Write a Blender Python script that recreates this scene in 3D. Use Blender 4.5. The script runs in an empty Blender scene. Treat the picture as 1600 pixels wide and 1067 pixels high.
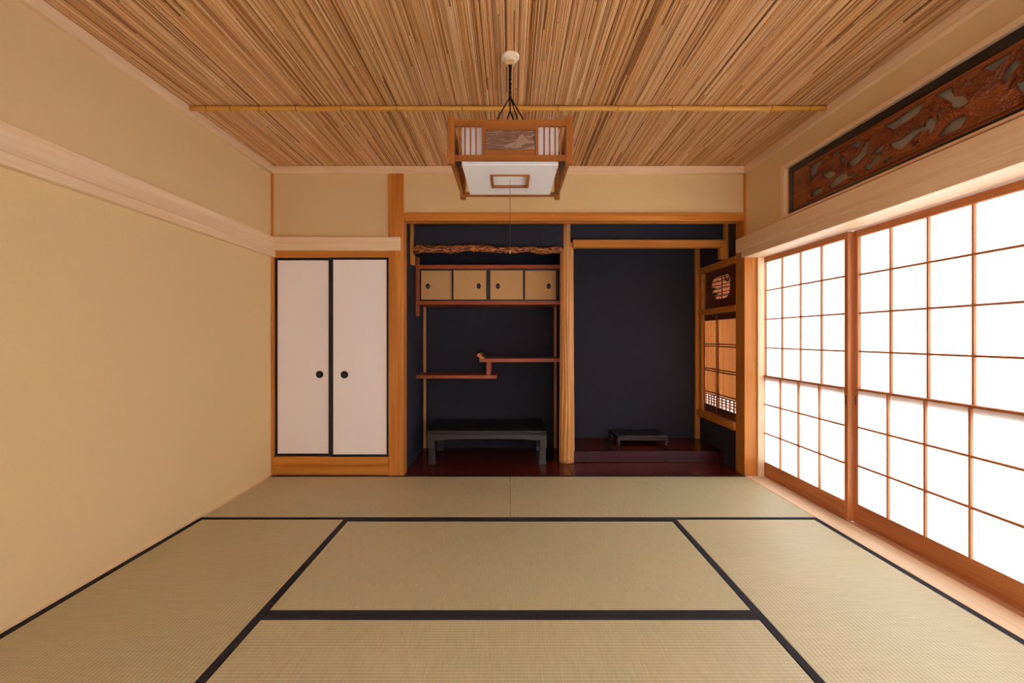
import bpy, bmesh, math, random
import numpy as np
from mathutils import Vector
from mathutils.geometry import tessellate_polygon

random.seed(7)
rng = np.random.default_rng(7)
SC = bpy.context.scene
COL = SC.collection

# ------------------------------------------------------------------ camera
F_PX = 730.0
CAM_H = 1.08
cam_d = bpy.data.cameras.new('camera')
cam_d.sensor_width = 36.0
cam_d.lens = 36.0 * F_PX / 1600.0
cam_d.shift_x = 3.0 / 1600.0
cam_d.shift_y = -6.5 / 1600.0
cam_d.clip_start = 0.01
cam = bpy.data.objects.new('camera', cam_d)
cam.location = (0, 0, CAM_H)
cam.rotation_euler = (math.pi / 2, 0, 0)
COL.objects.link(cam)
SC.camera = cam

# ------------------------------------------------------------------ daylight: bright overcast sky
SKY = 6.0
world = bpy.data.worlds.new('overcast_sky')
SC.world = world
world.use_nodes = True
wn = world.node_tree.nodes
wn['Background'].inputs['Color'].default_value = (0.90, 0.975, 1.10, 1)
wn['Background'].inputs['Strength'].default_value = SKY

SC.view_settings.view_transform = 'Standard'
SC.view_settings.look = 'None'
SC.view_settings.gamma = 1.0
SC.view_settings.use_curve_mapping = False
SC.view_settings.exposure = 0.90
SC.cycles.max_bounces = 14
SC.cycles.diffuse_bounces = 9
SC.cycles.transmission_bounces = 8
SC.cycles.sample_clamp_indirect = 12.0


# ------------------------------------------------------------------ helpers
def srgb(r, g, b):
    def f(c):
        c /= 255.0
        return c / 12.92 if c <= 0.04045 else ((c + 0.055) / 1.055) ** 2.4
    return (f(r), f(g), f(b), 1.0)


def tag(o, label=None, cat=None, group=None, kind=None):
    if label: o['label'] = label
    if cat: o['category'] = cat
    if group: o['group'] = group
    if kind: o['kind'] = kind
    return o


def empty(name, loc, label=None, cat=None, group=None, kind=None):
    o = bpy.data.objects.new(name, None)
    o.location = loc
    o.empty_display_size = 0.05
    COL.objects.link(o)
    return tag(o, label, cat, group, kind)


def wloc(o):
    v = Vector((0, 0, 0))
    while o is not None:
        v += o.location
        o = o.parent
    return v


def link(name, me, mat, parent, loc):
    """Link a mesh whose own origin stands at the world point loc."""
    o = bpy.data.objects.new(name, me)
    if mat is not None and not me.materials:
        me.materials.append(mat)
    loc = Vector(loc)
    if parent is not None:
        o.parent = parent
        o.location = loc - wloc(parent)
    else:
        o.location = loc
    COL.objects.link(o)
    return o


_cache = {}


def box(name, x0, x1, y0, y1, z0, z1, mat, parent=None, bevel=0.0015, seg=1):
    dx, dy, dz = x1 - x0, y1 - y0, z1 - z0
    key = ('box', round(dx, 4), round(dy, 4), round(dz, 4), bevel, seg, mat.name)
    me = _cache.get(key)
    if me is None:
        bm = bmesh.new()
        bmesh.ops.create_cube(bm, size=1.0)
        for v in bm.verts:
            v.co = Vector((v.co.x * dx, v.co.y * dy, v.co.z * dz))
        b = min(bevel, 0.3 * min(dx, dy, dz))
        if b > 1e-5:
            bmesh.ops.bevel(bm, geom=bm.edges[:], offset=b, segments=seg, affect='EDGES', profile=0.5)
        me = bpy.data.meshes.new(name)
        bm.to_mesh(me)
        bm.free()
        me.materials.append(mat)
        _cache[key] = me
    return link(name, me, None, parent, ((x0 + x1) / 2, (y0 + y1) / 2, (z0 + z1) / 2))


def smooth(me, on=True):
    me.polygons.foreach_set('use_smooth', [on] * len(me.polygons))


def raw(name, verts, faces, mat, parent=None, origin=None, smoothed=False):
    vs = [Vector(v) for v in verts]
    if origin is None:
        origin = sum(vs, Vector()) / len(vs)
    origin = Vector(origin)
    me = bpy.data.meshes.new(name)
    me.from_pydata([tuple(v - origin) for v in vs], [], faces)
    me.update()
    if smoothed:
        smooth(me)
    return link(name, me, mat, parent, origin)


def prism(name, pts, axis, d0, d1, mat, parent=None, bevel=0.0):
    """Extrude a 2-D outline. axis 'y': pts are (x,z); axis 'x': pts are (y,z); axis 'z': pts are (x,y)."""
    def mk(p, d):
        return {'y': (p[0], d, p[1]), 'x': (d, p[0], p[1]), 'z': (p[0], p[1], d)}[axis]
    bm = bmesh.new()
    a = [bm.verts.new(mk(p, d0)) for p in pts]
    b = [bm.verts.new(mk(p, d1)) for p in pts]
    n = len(pts)
    bm.faces.new(a)
    bm.faces.new(b[::-1])
    for i in range(n):
        j = (i + 1) % n
        bm.faces.new((a[i], b[i], b[j], a[j]))
    bmesh.ops.recalc_face_normals(bm, faces=bm.faces[:])
    if bevel > 0:
        bmesh.ops.bevel(bm, geom=bm.edges[:], offset=bevel, segments=1, affect='EDGES')
    c = sum((v.co for v in bm.verts), Vector()) / len(bm.verts)
    bmesh.ops.translate(bm, verts=bm.verts[:], vec=-c)
    me = bpy.data.meshes.new(name)
    bm.to_mesh(me)
    bm.free()
    return link(name, me, mat, parent, c)


def holed(name, outer, holes, axis, d0, d1, mat, parent=None):
    """Board with openings, extruded from d0 to d1."""
    def mk(p, d):
        return {'y': (p[0], d, p[1]), 'x': (d, p[0], p[1]), 'z': (p[0], p[1], d)}[axis]
    loops = [outer] + holes
    tris = tessellate_polygon([[Vector((p[0], p[1], 0)) for p in lp] for lp in loops])
    flat = [p for lp in loops for p in lp]
    n = len(flat)
    verts = [mk(p, d0) for p in flat] + [mk(p, d1) for p in flat]
    faces = [tuple(t) for t in tris] + [tuple(i + n for i in t[::-1]) for t in tris]
    s = 0
    for lp in loops:
        m = len(lp)
        for i in range(m):
            j = (i + 1) % m
            faces.append((s + i, s + j, s + j + n, s + i + n))
        s += m
    o = raw(name, verts, faces, mat, parent)
    bm = bmesh.new()
    bm.from_mesh(o.data)
    bmesh.ops.recalc_face_normals(bm, faces=bm.faces[:])
    bm.to_mesh(o.data)
    bm.free()
    return o


def tube(name, path, radii, mat, parent=None, seg=10, caps=True, origin=None):
    if not hasattr(radii, '__len__'):
        radii = [radii] * len(path)
    P = [Vector(p) for p in path]
    verts, faces = [], []
    up = None
    for i, p in enumerate(P):
        t = (P[min(i + 1, len(P) - 1)] - P[max(i - 1, 0)]).normalized()
        if up is None:
            up = Vector((0, 0, 1)) if abs(t.z) < 0.9 else Vector((1, 0, 0))
        a = t.cross(up).normalized()
        up = a.cross(t).normalized()
        for k in range(seg):
            th = 2 * math.pi * k / seg
            verts.append(p + (a * math.cos(th) + up * math.sin(th)) * radii[i])
    for i in range(len(P) - 1):
        for k in range(seg):
            k2 = (k + 1) % seg
            faces.append((i * seg + k, i * seg + k2, (i + 1) * seg + k2, (i + 1) * seg + k))
    if caps:
        faces.append(tuple(range(seg))[::-1])
        faces.append(tuple((len(P) - 1) * seg + k for k in range(seg)))
    return raw(name, verts, faces, mat, parent, origin, smoothed=True)


def lathe(name, prof, centre, axis, mat, parent=None, seg=28, sx=1.0, sz=1.0):
    """prof: (radius, along-axis) pairs; axis 'z' up or 'y' (facing the room, along -y)."""
    cx, cy, cz = centre
    verts, faces = [], []
    for r, h in prof:
        for k in range(seg):
            th = 2 * math.pi * k / seg
            c, s = math.cos(th) * r, math.sin(th) * r
            if axis == 'z':
                verts.append((cx + c, cy + s, cz + h))
            elif axis == 'y':
                verts.append((cx + c * sx, cy - h, cz + s * sz))
            else:
                verts.append((cx - h, cy + c, cz + s))
    n = len(prof)
    for i in range(n - 1):
        for k in range(seg):
            k2 = (k + 1) % seg
            faces.append((i * seg + k, i * seg + k2, (i + 1) * seg + k2, (i + 1) * seg + k))
    faces.append(tuple(range(seg))[::-1])
    faces.append(tuple((n - 1) * seg + k for k in range(seg)))
    return raw(name, verts, faces, mat, parent, (cx, cy, cz), smoothed=False)


# ------------------------------------------------------------------ materials
def new_mat(name):
    m = bpy.data.materials.new(name)
    m.use_nodes = True
    nt = m.node_tree
    b = nt.nodes['Principled BSDF']
    return m, nt, b


def nd(nt, typ, **kw):
    n = nt.nodes.new(typ)
    for k, v in kw.items():
        setattr(n, k, v)
    return n


def ramp(nt, fac, stops):
    r = nd(nt, 'ShaderNodeValToRGB')
    e = r.color_ramp.elements
    e[0].position, e[0].color = stops[0]
    e[1].position, e[1].color = stops[-1]
    for p, c in stops[1:-1]:
        x = e.new(p)
        x.color = c
    nt.links.new(fac, r.inputs['Fac'])
    return r.outputs['Color']


def obj_coords(nt, scale, jitter=True):
    tc = nd(nt, 'ShaderNodeTexCoord')
    out = tc.outputs['Object']
    if jitter:
        oi = nd(nt, 'ShaderNodeObjectInfo')
        mul = nd(nt, 'ShaderNodeMath', operation='MULTIPLY')
        mul.inputs[1].default_value = 37.0
        nt.links.new(oi.outputs['Random'], mul.inputs[0])
        add = nd(nt, 'ShaderNodeVectorMath', operation='ADD')
        nt.links.new(out, add.inputs[0])
        nt.links.new(mul.outputs[0], add.inputs[1])
        out = add.outputs[0]
    mp = nd(nt, 'ShaderNodeMapping')
    mp.inputs['Scale'].default_value = scale
    nt.links.new(out, mp.inputs['Vector'])
    return mp.outputs['Vector']


def noise(nt, vec, scale=1.0, detail=4.0, rough=0.55, dist=0.0):
    n = nd(nt, 'ShaderNodeTexNoise')
    n.inputs['Scale'].default_value = scale
    n.inputs['Detail'].default_value = detail
    n.inputs['Roughness'].default_value = rough
    n.inputs['Distortion'].default_value = dist
    nt.links.new(vec, n.inputs['Vector'])
    return n.outputs['Fac']


def bump(nt, b, h, strength=0.2, dist=0.002):
    bp = nd(nt, 'ShaderNodeBump')
    bp.inputs['Strength'].default_value = strength
    bp.inputs['Distance'].default_value = dist
    nt.links.new(h, bp.inputs['Height'])
    nt.links.new(bp.outputs['Normal'], b.inputs['Normal'])


def wood(name, light, dark, axis='z', rough=0.45, grain=1.0, spec=0.35, coat=0.0):
    m, nt, b = new_mat(name)
    al, ac = 1.1 * grain, 34.0 * grain
    s = {'x': (al, ac, ac), 'y': (ac, al, ac), 'z': (ac, ac, al)}[axis]
    v = obj_coords(nt, s)
    f = noise(nt, v, 1.0, 5.0, 0.6, 0.25)
    c = ramp(nt, f, [(0.32, dark), (0.5, tuple((a + d) / 2 for a, d in zip(light, dark))), (0.66, light)])
    # slow tone change from piece to piece and along the board
    s2 = {'x': (0.5, 5, 5), 'y': (5, 0.5, 5), 'z': (5, 5, 0.5)}[axis]
    f2 = noise(nt, obj_coords(nt, s2), 1.0, 2.0)
    mx = nd(nt, 'ShaderNodeMix', data_type='RGBA', blend_type='MULTIPLY')
    mx.inputs['Factor'].default_value = 1.0
    nt.links.new(c, mx.inputs[6])
    c2 = ramp(nt, f2, [(0.3, (0.86, 0.84, 0.82, 1)), (0.7, (1.06, 1.06, 1.06, 1))])
    nt.links.new(c2, mx.inputs[7])
    nt.links.new(mx.outputs[2], b.inputs['Base Color'])
    b.inputs['Roughness'].default_value = rough
    b.inputs['Specular IOR Level'].default_value = spec
    b.inputs['Coat Weight'].default_value = coat
    bump(nt, b, f, 0.12, 0.0008)
    return m


def wood_set(name, light, dark, **kw):
    return {a: wood(name + '_' + a, light, dark, a, **kw) for a in 'xyz'}


def plain(name, col, rough=0.5, spec=0.4, metallic=0.0, var=0.06, nscale=40.0, bmp=0.0):
    m, nt, b = new_mat(name)
    f = noise(nt, obj_coords(nt, (nscale,) * 3), 1.0, 3.0)
    lo = tuple(c * (1 - var) for c in col[:3]) + (1,)
    hi = tuple(min(1, c * (1 + var)) for c in col[:3]) + (1,)
    nt.links.new(ramp(nt, f, [(0.3, lo), (0.7, hi)]), b.inputs['Base Color'])
    b.inputs['Roughness'].default_value = rough
    b.inputs['Specular IOR Level'].default_value = spec
    b.inputs['Metallic'].default_value = metallic
    if bmp:
        bump(nt, b, f, bmp, 0.001)
    return m


CEDAR = wood_set('cedar', srgb(216, 144, 62), srgb(188, 108, 34))
PALE = wood_set('hinoki', srgb(244, 216, 176), srgb(234, 198, 152), rough=0.5)
SHOJI_WOOD = wood_set('shoji_cedar', srgb(206, 134, 76), srgb(180, 106, 54), grain=1.4)
JAMB = wood_set('jamb_wood', srgb(226, 164, 98), srgb(204, 136, 70))
REDWOOD = wood_set('red_shelf_wood', srgb(176, 86, 38), srgb(146, 62, 24), rough=0.4)
TOKO_WOOD = wood_set('dark_red_floor', srgb(96, 35, 26), srgb(66, 20, 15), rough=0.26, spec=0.35, coat=0.0)
SILL_LACQ = wood_set('plum_lacquered_sill', srgb(66, 28, 33), srgb(50, 19, 24), rough=0.26, spec=0.35, coat=0.0)
DARKWOOD = wood_set('dark_brown_wood', srgb(112, 62, 36), srgb(84, 42, 24))
LAMP_WOOD = wood_set('lamp_wood', srgb(168, 102, 42), srgb(138, 78, 26), grain=1.6)
CARVE_WOOD = wood_set('carved_zelkova', srgb(152, 80, 36), srgb(104, 46, 18), grain=0.8, rough=0.4)

PLASTER = plain('sand_plaster', srgb(224, 194, 142), 0.95, 0.1, var=0.035, nscale=260, bmp=0.12)
BLACK_PLASTER = plain('ink_blue_plaster', srgb(51, 49, 57), 0.9, 0.15, var=0.07, nscale=220, bmp=0.12)
LACQUER = plain('black_lacquer', srgb(22, 18, 17), 0.40, 0.5, var=0.1)
TABLE_BLACK = plain('worn_black_lacquer', srgb(54, 49, 46), 0.34, 0.5, var=0.14, nscale=18)  # legs and apron greyer than the top: front light painted into the colour
STAND_BLACK = plain('dark_rosewood', srgb(56, 40, 38), 0.35, 0.5, var=0.15, nscale=25)
FUSUMA_PAPER = plain('white_fusuma_paper', srgb(246, 238, 230), 0.85, 0.15, var=0.012, nscale=120)
GOLD_PAPER = plain('ochre_fusuma_paper', srgb(206, 160, 104), 0.8, 0.2, var=0.05, nscale=160)
PULL = plain('black_iron', srgb(24, 21, 19), 0.45, 0.5, metallic=0.3)
PULL_RIM = plain('bronze_rim', srgb(88, 76, 60), 0.4, 0.5, metallic=0.6)
HERI = plain('black_cloth_border', srgb(44, 42, 46), 0.85, 0.2, var=0.12, nscale=400, bmp=0.1)
ACRYLIC = plain('milk_white_acrylic', srgb(240, 236, 232), 0.35, 0.4, var=0.005)
CORD = plain('black_cord', srgb(26, 22, 20), 0.7, 0.3)
ROSE = plain('cream_plastic', srgb(232, 214, 184), 0.45, 0.4, var=0.01)
SCREW = plain('ivory_connector', srgb(214, 176, 122), 0.5, 0.4, var=0.02)
BACKING = plain('grey_backing_board', srgb(186, 172, 142), 0.9, 0.1, var=0.05, nscale=12)
CEIL_BACK = plain('dark_ceiling_board', srgb(70, 44, 24), 0.9, 0.1)
SUBFLOOR = plain('subfloor', srgb(150, 120, 84), 0.9, 0.1)
GRAVEL = plain('pale_gravel', srgb(212, 206, 196), 0.95, 0.1, var=0.15, nscale=30)
EAVE = plain('eave_boards', srgb(170, 140, 108), 0.9, 0.1)


def make_paper():
    m = bpy.data.materials.new('shoji_paper')
    m.use_nodes = True
    nt = m.node_tree
    nt.nodes.clear()
    out = nd(nt, 'ShaderNodeOutputMaterial')
    mix = nd(nt, 'ShaderNodeMixShader')
    mix.inputs['Fac'].default_value = 0.62
    d = nd(nt, 'ShaderNodeBsdfDiffuse')
    t = nd(nt, 'ShaderNodeBsdfTranslucent')
    f = noise(nt, obj_coords(nt, (60, 60, 14)), 1.0, 4.0)
    c = ramp(nt, f, [(0.3, (0.88, 0.88, 0.88, 1)), (0.7, (0.97, 0.97, 0.97, 1))])
    nt.links.new(c, t.inputs['Color'])
    d.inputs['Color'].default_value = (0.9, 0.89, 0.87, 1)
    nt.links.new(d.outputs[0], mix.inputs[1])
    nt.links.new(t.outputs[0], mix.inputs[2])
    nt.links.new(mix.outputs[0], out.inputs[0])
    return m


PAPER = make_paper()


def make_tatami(name, along, base, dark):
    """Ribs run along the mat's length, the rush stems across it."""
    m, nt, b = new_mat(name)
    tc = nd(nt, 'ShaderNodeTexCoord')
    w = nd(nt, 'ShaderNodeTexWave', wave_type='BANDS', bands_direction='Y' if along == 'x' else 'X', wave_profile='SIN')
    w.inputs['Scale'].default_value = 2 * math.pi / 0.0155 / 20.0
    w.inputs['Distortion'].default_value = 0.25
    w.inputs['Detail'].default_value = 1.0
    nt.links.new(tc.outputs['Object'], w.inputs['Vector'])
    s = (620, 14, 60) if along == 'x' else (14, 620, 60)
    f = noise(nt, obj_coords(nt, s), 1.0, 3.0)
    big = noise(nt, obj_coords(nt, (1.6, 1.6, 1.6)), 1.0, 3.0)
    a = nd(nt, 'ShaderNodeMath', operation='MULTIPLY_ADD')
    nt.links.new(w.outputs['Fac'], a.inputs[0])
    a.inputs[1].default_value = 0.34
    nt.links.new(f, a.inputs[2])
    c = ramp(nt, a.outputs[0], [(0.38, dark), (0.95, base)])
    mx = nd(nt, 'ShaderNodeMix', data_type='RGBA', blend_type='MULTIPLY')
    mx.inputs['Factor'].default_value = 1.0
    nt.links.new(c, mx.inputs[6])
    nt.links.new(ramp(nt, big, [(0.3, (0.93, 0.95, 0.92, 1)), (0.7, (1.03, 1.0, 0.98, 1))]), mx.inputs[7])
    nt.links.new(mx.outputs[2], b.inputs['Base Color'])
    b.inputs['Roughness'].default_value = 0.48
    b.inputs['Specular IOR Level'].default_value = 0.5
    bump(nt, b, a.outputs[0], 0.4, 0.0014)
    return m


TATAMI = {a: make_tatami('rush_weave_' + a, a, srgb(212, 201, 160), srgb(178, 165, 122)) for a in 'xy'}


def make_reed():
    m, nt, b = new_mat('dried_reed')
    g = nd(nt, 'ShaderNodeNewGeometry')
    c = ramp(nt, g.outputs['Random Per Island'], [
        (0.0, srgb(136, 86, 40)), (0.14, srgb(188, 132, 74)), (0.35, srgb(218, 166, 106)),
        (0.55, srgb(232, 188, 138)), (0.72, srgb(208, 150, 82)), (0.9, srgb(242, 206, 158)), (1.0, srgb(160, 106, 54))])
    f = noise(nt, obj_coords(nt, (170, 2.2, 20), False), 1.0, 4.0)
    mx = nd(nt, 'ShaderNodeMix', data_type='RGBA', blend_type='MULTIPLY')
    mx.inputs['Factor'].default_value = 1.0
    nt.links.new(c, mx.inputs[6])
    nt.links.new(ramp(nt, f, [(0.3, (0.80, 0.75, 0.70, 1)), (0.62, (1.05, 1.05, 1.05, 1))]), mx.inputs[7])
    nt.links.new(mx.outputs[2], b.inputs['Base Color'])
    b.inputs['Roughness'].default_value = 0.5
    b.inputs['Specular IOR Level'].default_value = 0.3
    return m


REED = make_reed()


def make_bamboo():
    m, nt, b = new_mat('yellow_bamboo')
    f = noise(nt, obj_coords(nt, (3, 60, 60)), 1.0, 3.0)
    nt.links.new(ramp(nt, f, [(0.3, srgb(196, 138, 50)), (0.7, srgb(226, 172, 78))]), b.inputs['Base Color'])
    b.inputs['Roughness'].default_value = 0.35
    return m


BAMBOO = make_bamboo()
BAMBOO_NODE = plain('bamboo_node_ring', srgb(120, 82, 36), 0.6, 0.2)


def make_bark():
    m, nt, b = new_mat('gnarled_bark')
    f = noise(nt, obj_coords(nt, (22, 60, 60)), 1.0, 6.0, 0.65, 0.8)
    nt.links.new(ramp(nt, f, [(0.40, srgb(50, 22, 14)), (0.5, srgb(110, 52, 24)), (0.55, srgb(206, 122, 48)), (0.66, srgb(222, 144, 64))]), b.inputs['Base Color'])
    b.inputs['Roughness'].default_value = 0.5
    bump(nt, b, f, 0.6, 0.006)
    return m


BARK = make_bark()


def make_lamp_panel():
    m, nt, b = new_mat('weathered_carved_board')
    f = noise(nt, obj_coords(nt, (20, 20, 260)), 1.0, 6.0, 0.65, 0.4)
    nt.links.new(ramp(nt, f, [(0.35, srgb(92, 54, 34)), (0.55, srgb(126, 86, 64)), (0.70, srgb(190, 160, 138))]), b.inputs['Base Color'])
    b.inputs['Roughness'].default_value = 0.6
    bump(nt, b, f, 0.5, 0.003)
    return m


LAMP_PANEL = make_lamp_panel()
LAMP_RELIEF = plain('silvery_carved_relief', srgb(158, 128, 108), 0.55, 0.3, var=0.3, nscale=150)

# ------------------------------------------------------------------ key dimensions (metres; the camera stands at y = 0)
XL, XR = -1.87, 1.845        # plaster faces of the side walls
YB = 3.67                    # plaster face of the back wall
YR = -0.14                   # wall behind the camera
ZC = 2.41                    # ceiling
AXL, AXR = -0.847, 1.85      # side walls of the alcove
AYB = 4.58                   # back wall of the alcove
Y1, Y2, Y3 = 2.771, 1.817, 0.872   # joints between the rows of mats

# ------------------------------------------------------------------ setting: shell
S = 'structure'
tag(box('floor', XL - 0.1, 2.2, YR - 0.1, 4.7, -0.12, -0.05, SUBFLOOR, bevel=0), 'wooden subfloor under the straw mats', 'floor', kind=S)
tag(box('wall_left', XL - 0.1, XL, YR, 3.8, -0.05, 2.46, PLASTER, bevel=0), 'long plain sand coloured plaster wall facing the paper screens', 'wall', kind=S)
t = empty('wall_rear', (0, YR, 0), 'sand plaster wall behind the viewer over a row of paper screens', 'wall', kind=S)
box('plaster_panel', XL - 0.1, 2.2, YR - 0.1, YR, 1.706, 2.46, PLASTER, t, 0)
box('plaster_panel', XL - 0.1, XL, YR - 0.1, YR, -0.05, 1.706, PLASTER, t, 0)
box('post', 1.832, 2.10, YR - 0.1, YR, -0.05, 1.706, CEDAR['z'], t, 0)
box('threshold', XL, 1.832, YR - 0.1, YR, -0.05, 0.0, PALE['x'], t, 0)

wb = empty('wall_back', (0, YB, 0), 'sand plaster strip above the closet doors and the alcove beam', 'wall', kind=S)
box('plaster_panel', XL, -0.95, YB, YB + 0.08, 1.75, 2.40, PLASTER, wb, 0)
box('plaster_panel', -0.835, 1.84, YB, YB + 0.08, 2.05, 2.40, PLASTER, wb, 0)
box('closet_lining', XL - .1, -0.90, YB + 0.075, YB + 0.12, -0.12, 2.46, SUBFLOOR, wb, 0)

wr = empty('wall_right', (XR, 0, 0), 'sand plaster wall around the carved transom above the paper screens', 'wall', kind=S)
RZ0, RZ1, RY0, RY1 = 1.875, 2.232, 0.225, 3.155      # hole for the transom frame
box('plaster_panel', XR, XR + 0.12, RY1, YB + 0.05, 1.745, 2.46, PLASTER, wr, 0)
box('plaster_panel', XR, XR + 0.12, YR, RY0, 1.745, 2.46, PLASTER, wr, 0)
box('plaster_panel', XR, XR + 0.12, RY0, RY1, RZ1, 2.46, PLASTER, wr, 0)
box('plaster_panel', XR, XR + 0.12, RY0, RY1, 1.745, RZ0, PLASTER, wr, 0)
box('outer_boarding', XR + 0.12, XR + 0.26, YR - 0.1, 3.9, 1.745, 2.46, EAVE, wr, 0)

# ceiling with its reeds and the bamboo batten
ceil = tag(box('ceiling', XL - 0.1, 2.2, YR - 0.1, 4.9, ZC + 0.012, ZC + 0.06, CEIL_BACK, bevel=0), 'reed thatched ceiling of close laid tan stalks', 'ceiling', kind=S)
verts, faces = [], []
x = XL + 0.004
NA = 5
while x < XR - 0.002:
    r0 = rng.uniform(0.0030, 0.0044)
    x += r0
    y = YR - rng.uniform(0, 1.2)
    while y < YB:
        ln = rng.uniform(0.7, 2.3)
        ya, yb = max(y, YR), min(y + ln, YB - 0.005)
        y += ln + 0.001
        if yb - ya < 0.05:
            continue
        r1 = r0 * rng.uniform(0.86, 1.06)
        zc = ZC + 0.007 - rng.uniform(0, 0.003)
        nseg = max(2, int((yb - ya) / 0.35))
        ph = rng.uniform(0, 6.28)
        am = rng.uniform(0, 0.0016)
        base = len(verts)
        for i in range(nseg + 1):
            t = i / nseg
            yy = ya + (yb - ya) * t
            xx = x + am * math.sin(ph + yy * 4.0)
            for k in range(NA):
                th = math.pi + math.pi * k / (NA - 1)
                verts.append((xx + r1 * math.cos(th), yy, zc + r1 * math.sin(th)))
        for i in range(nseg):
            for k in range(NA - 1):
                a = base + i * NA + k
                faces.append((a, a + 1, a + NA + 1, a + NA))
    x += r0 * 0.99
reeds = raw('reed_stalks', verts, faces, REED, ceil, (0, 1.8, ZC), smoothed=True)
tag(reeds, kind='stuff')

# bamboo batten across the ceiling
nodes_x = [-1.743, -1.607, -1.44, -1.23, -0.97, -0.65, -0.276, 0.276, 0.62, 0.93, 1.22, 1.5, 1.72]
path, rad = [], []
pts = [(-1.852, 0.0150)]
for nx in nodes_x:
    pts += [(nx - 0.03, 0.0148), (nx - 0.006, 0.0162), (nx - 0.001, 0.0168), (nx, 0.0150), (nx + 0.001, 0.0166), (nx + 0.006, 0.0158), (nx + 0.03, 0.0147)]
pts.append((1.828, 0.0150))
tube('bamboo_batten', [(p, 2.69, ZC - 0.012) for p, _ in pts], [r for _, r in pts], BAMBOO, ceil, seg=14)

for nx in nodes_x:
    tube('bamboo_node', [(nx - .0022, 2.69, ZC - 0.012), (nx + .0022, 2.69, ZC - 0.012)], 0.0168, BAMBOO_NODE, ceil, 14)

# ceiling mouldings
t = empty('trim_1', (0, 0, ZC), 'pale wooden moulding where the reed ceiling meets the walls', 'moulding', kind=S)
box('moulding', XL, XL + 0.03, YR, YB, 2.358, ZC, PALE['y'], t)
box('moulding', XL, XR, YB - 0.045, YB, 2.358, ZC, PALE['x'], t)
box('moulding', XR - 0.03, XR, YR, YB, 2.358, ZC, PALE['y'], t)

# picture rails (nageshi) with the lintel strip below them
t = empty('trim_2', (XL, 1.8, 1.70), 'long pale wooden rail running along the sand plaster wall', 'wall rail', kind=S)
box('rail', XL, XL + 0.042, YR, YB, 1.754, 1.858, PALE['y'], t, 0.0012)
box('lintel_strip', XL, XL + 0.036, YR, YB, 1.706, 1.754, PALE['y'], t, 0.001)
tag(box('trim_3', XL + 0.042, -0.852, 3.612, YB, 1.754, 1.858, PALE['x'], bevel=0.003), 'short pale wooden rail above the white closet doors', 'wall rail', kind=S)
t = empty('trim_4', (1.81, 1.8, 1.70), 'long wooden rail between the carved transom and the paper screens', 'wall rail', kind=S)
box('rail', 1.80, XR, YR, 3.73, 1.754, 1.858, PALE['y'], t, 0.0015)
box('lintel', 1.816, 2.09, YR, 3.668, 1.706, 1.754, PALE['y'], t, 0.001)
box('lintel_underside', 1.818, 1.972, YR, 3.64, 1.702, 1.7065, PALE['y'], t, 0.001)

# posts and beam
tag(box('trim_5', -0.950, -0.832, 3.645, 3.765, -0.05, 2.40, CEDAR['z'], bevel=0.006, seg=2), 'square cedar post between the closet and the alcove', 'post', kind=S)
tag(box('trim_6', 1.832, 1.928, 3.652, 3.795, -0.05, 2.40, CEDAR['z'], bevel=0.003), 'square cedar post between the alcove and the paper screens', 'post', kind=S)
tag(box('trim_7', XL, -1.857, 3.650, 3.74, -0.05, 2.37, CEDAR['z'], bevel=0.001), 'thin cedar corner post beside the closet', 'post', kind=S)
tag(box('trim_8', -0.832, 1.832, 3.652, 3.762, 1.992, 2.056, CEDAR['x'], bevel=0.004, seg=2), 'long cedar beam over the alcove', 'beam', kind=S)

# closet: lintel, sill boards
t = empty('trim_9', (-1.4, 3.66, 0), 'cedar lintel and sill boards around the closet doors', 'door frame', kind=S)
box('lintel', -1.857, -0.950, 3.652, 3.74, 1.706, 1.754, CEDAR['x'], t)
box('sill', -1.857, -0.950, 3.654, 3.74, 0.078, 0.143, CEDAR['x'], t)
box('plinth', -1.857, -0.950, 3.660, 3.74, 0.0, 0.0765, CEDAR['x'], t)

# jamb, sill and thin strip at the floor
t = empty('trim_10', (1.95, 3.66, 0), 'pale jamb where the paper screens meet the cedar post', 'jamb', kind=S)
box('jamb', 1.928, 1.978, 3.632, 3.70, 0.0, 1.706, PALE['z'], t, 0.002)
box('outer_post', 1.95, 2.12, 3.669, 3.80, -0.05, 2.42, EAVE, t, 0)  # unseen block added to stop daylight leaking past the jamb
t = empty('trim_11', (1.95, 1.8, 0), 'pale wooden track on the floor under the paper screens', 'sill', kind=S)
box('sill_board', 1.836, 1.978, YR, 3.65, -0.05, 0.0005, PALE['y'], t, 0.0015)
box('track', 1.9785, 2.09, YR, 3.65, -0.05, -0.003, JAMB['y'], t, 0.0015)
tag(box('trim_12', XL, -1.857, YR, 3.65, -0.05, 0.003, PALE['y'], bevel=0.001), 'thin pale strip between the straw mats and the sand wall', 'floor strip', kind=S)

# alcove shell
t = empty('wall_alcove', (0.5, AYB, 0), 'ink dark plaster walls inside the alcove', 'wall', kind=S)
box('back_panel', AXL - 0.05, 0.49, AYB, AYB + 0.08, -0.02, 2.42, BLACK_PLASTER, t, 0)
box('back_panel', 0.49, AXR + 0.10, AYB, AYB + 0.08, -0.02, 2.42, BLACK_PLASTER, t, 0)
box('side_panel', AXL - 0.08, AXL, 3.765, AYB, -0.02, 2.42, BLACK_PLASTER, t, 0)
box('partition', 0.455, 0.528, 4.09, AYB, -0.02, 2.42, BLACK_PLASTER, t, 0)
box('hanging_panel', AXL, 0.46, 4.01, 4.05, 1.845, 2.42, BLACK_PLASTER, t, 0)
box('hanging_panel', 0.52, AXR, 4.01, 4.05, 1.90, 2.42, BLACK_PLASTER, t, 0)
box('side_panel', AXR, AXR + 0.10, 3.795, AYB, 1.742, 2.42, BLACK_PLASTER, t, 0)
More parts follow.
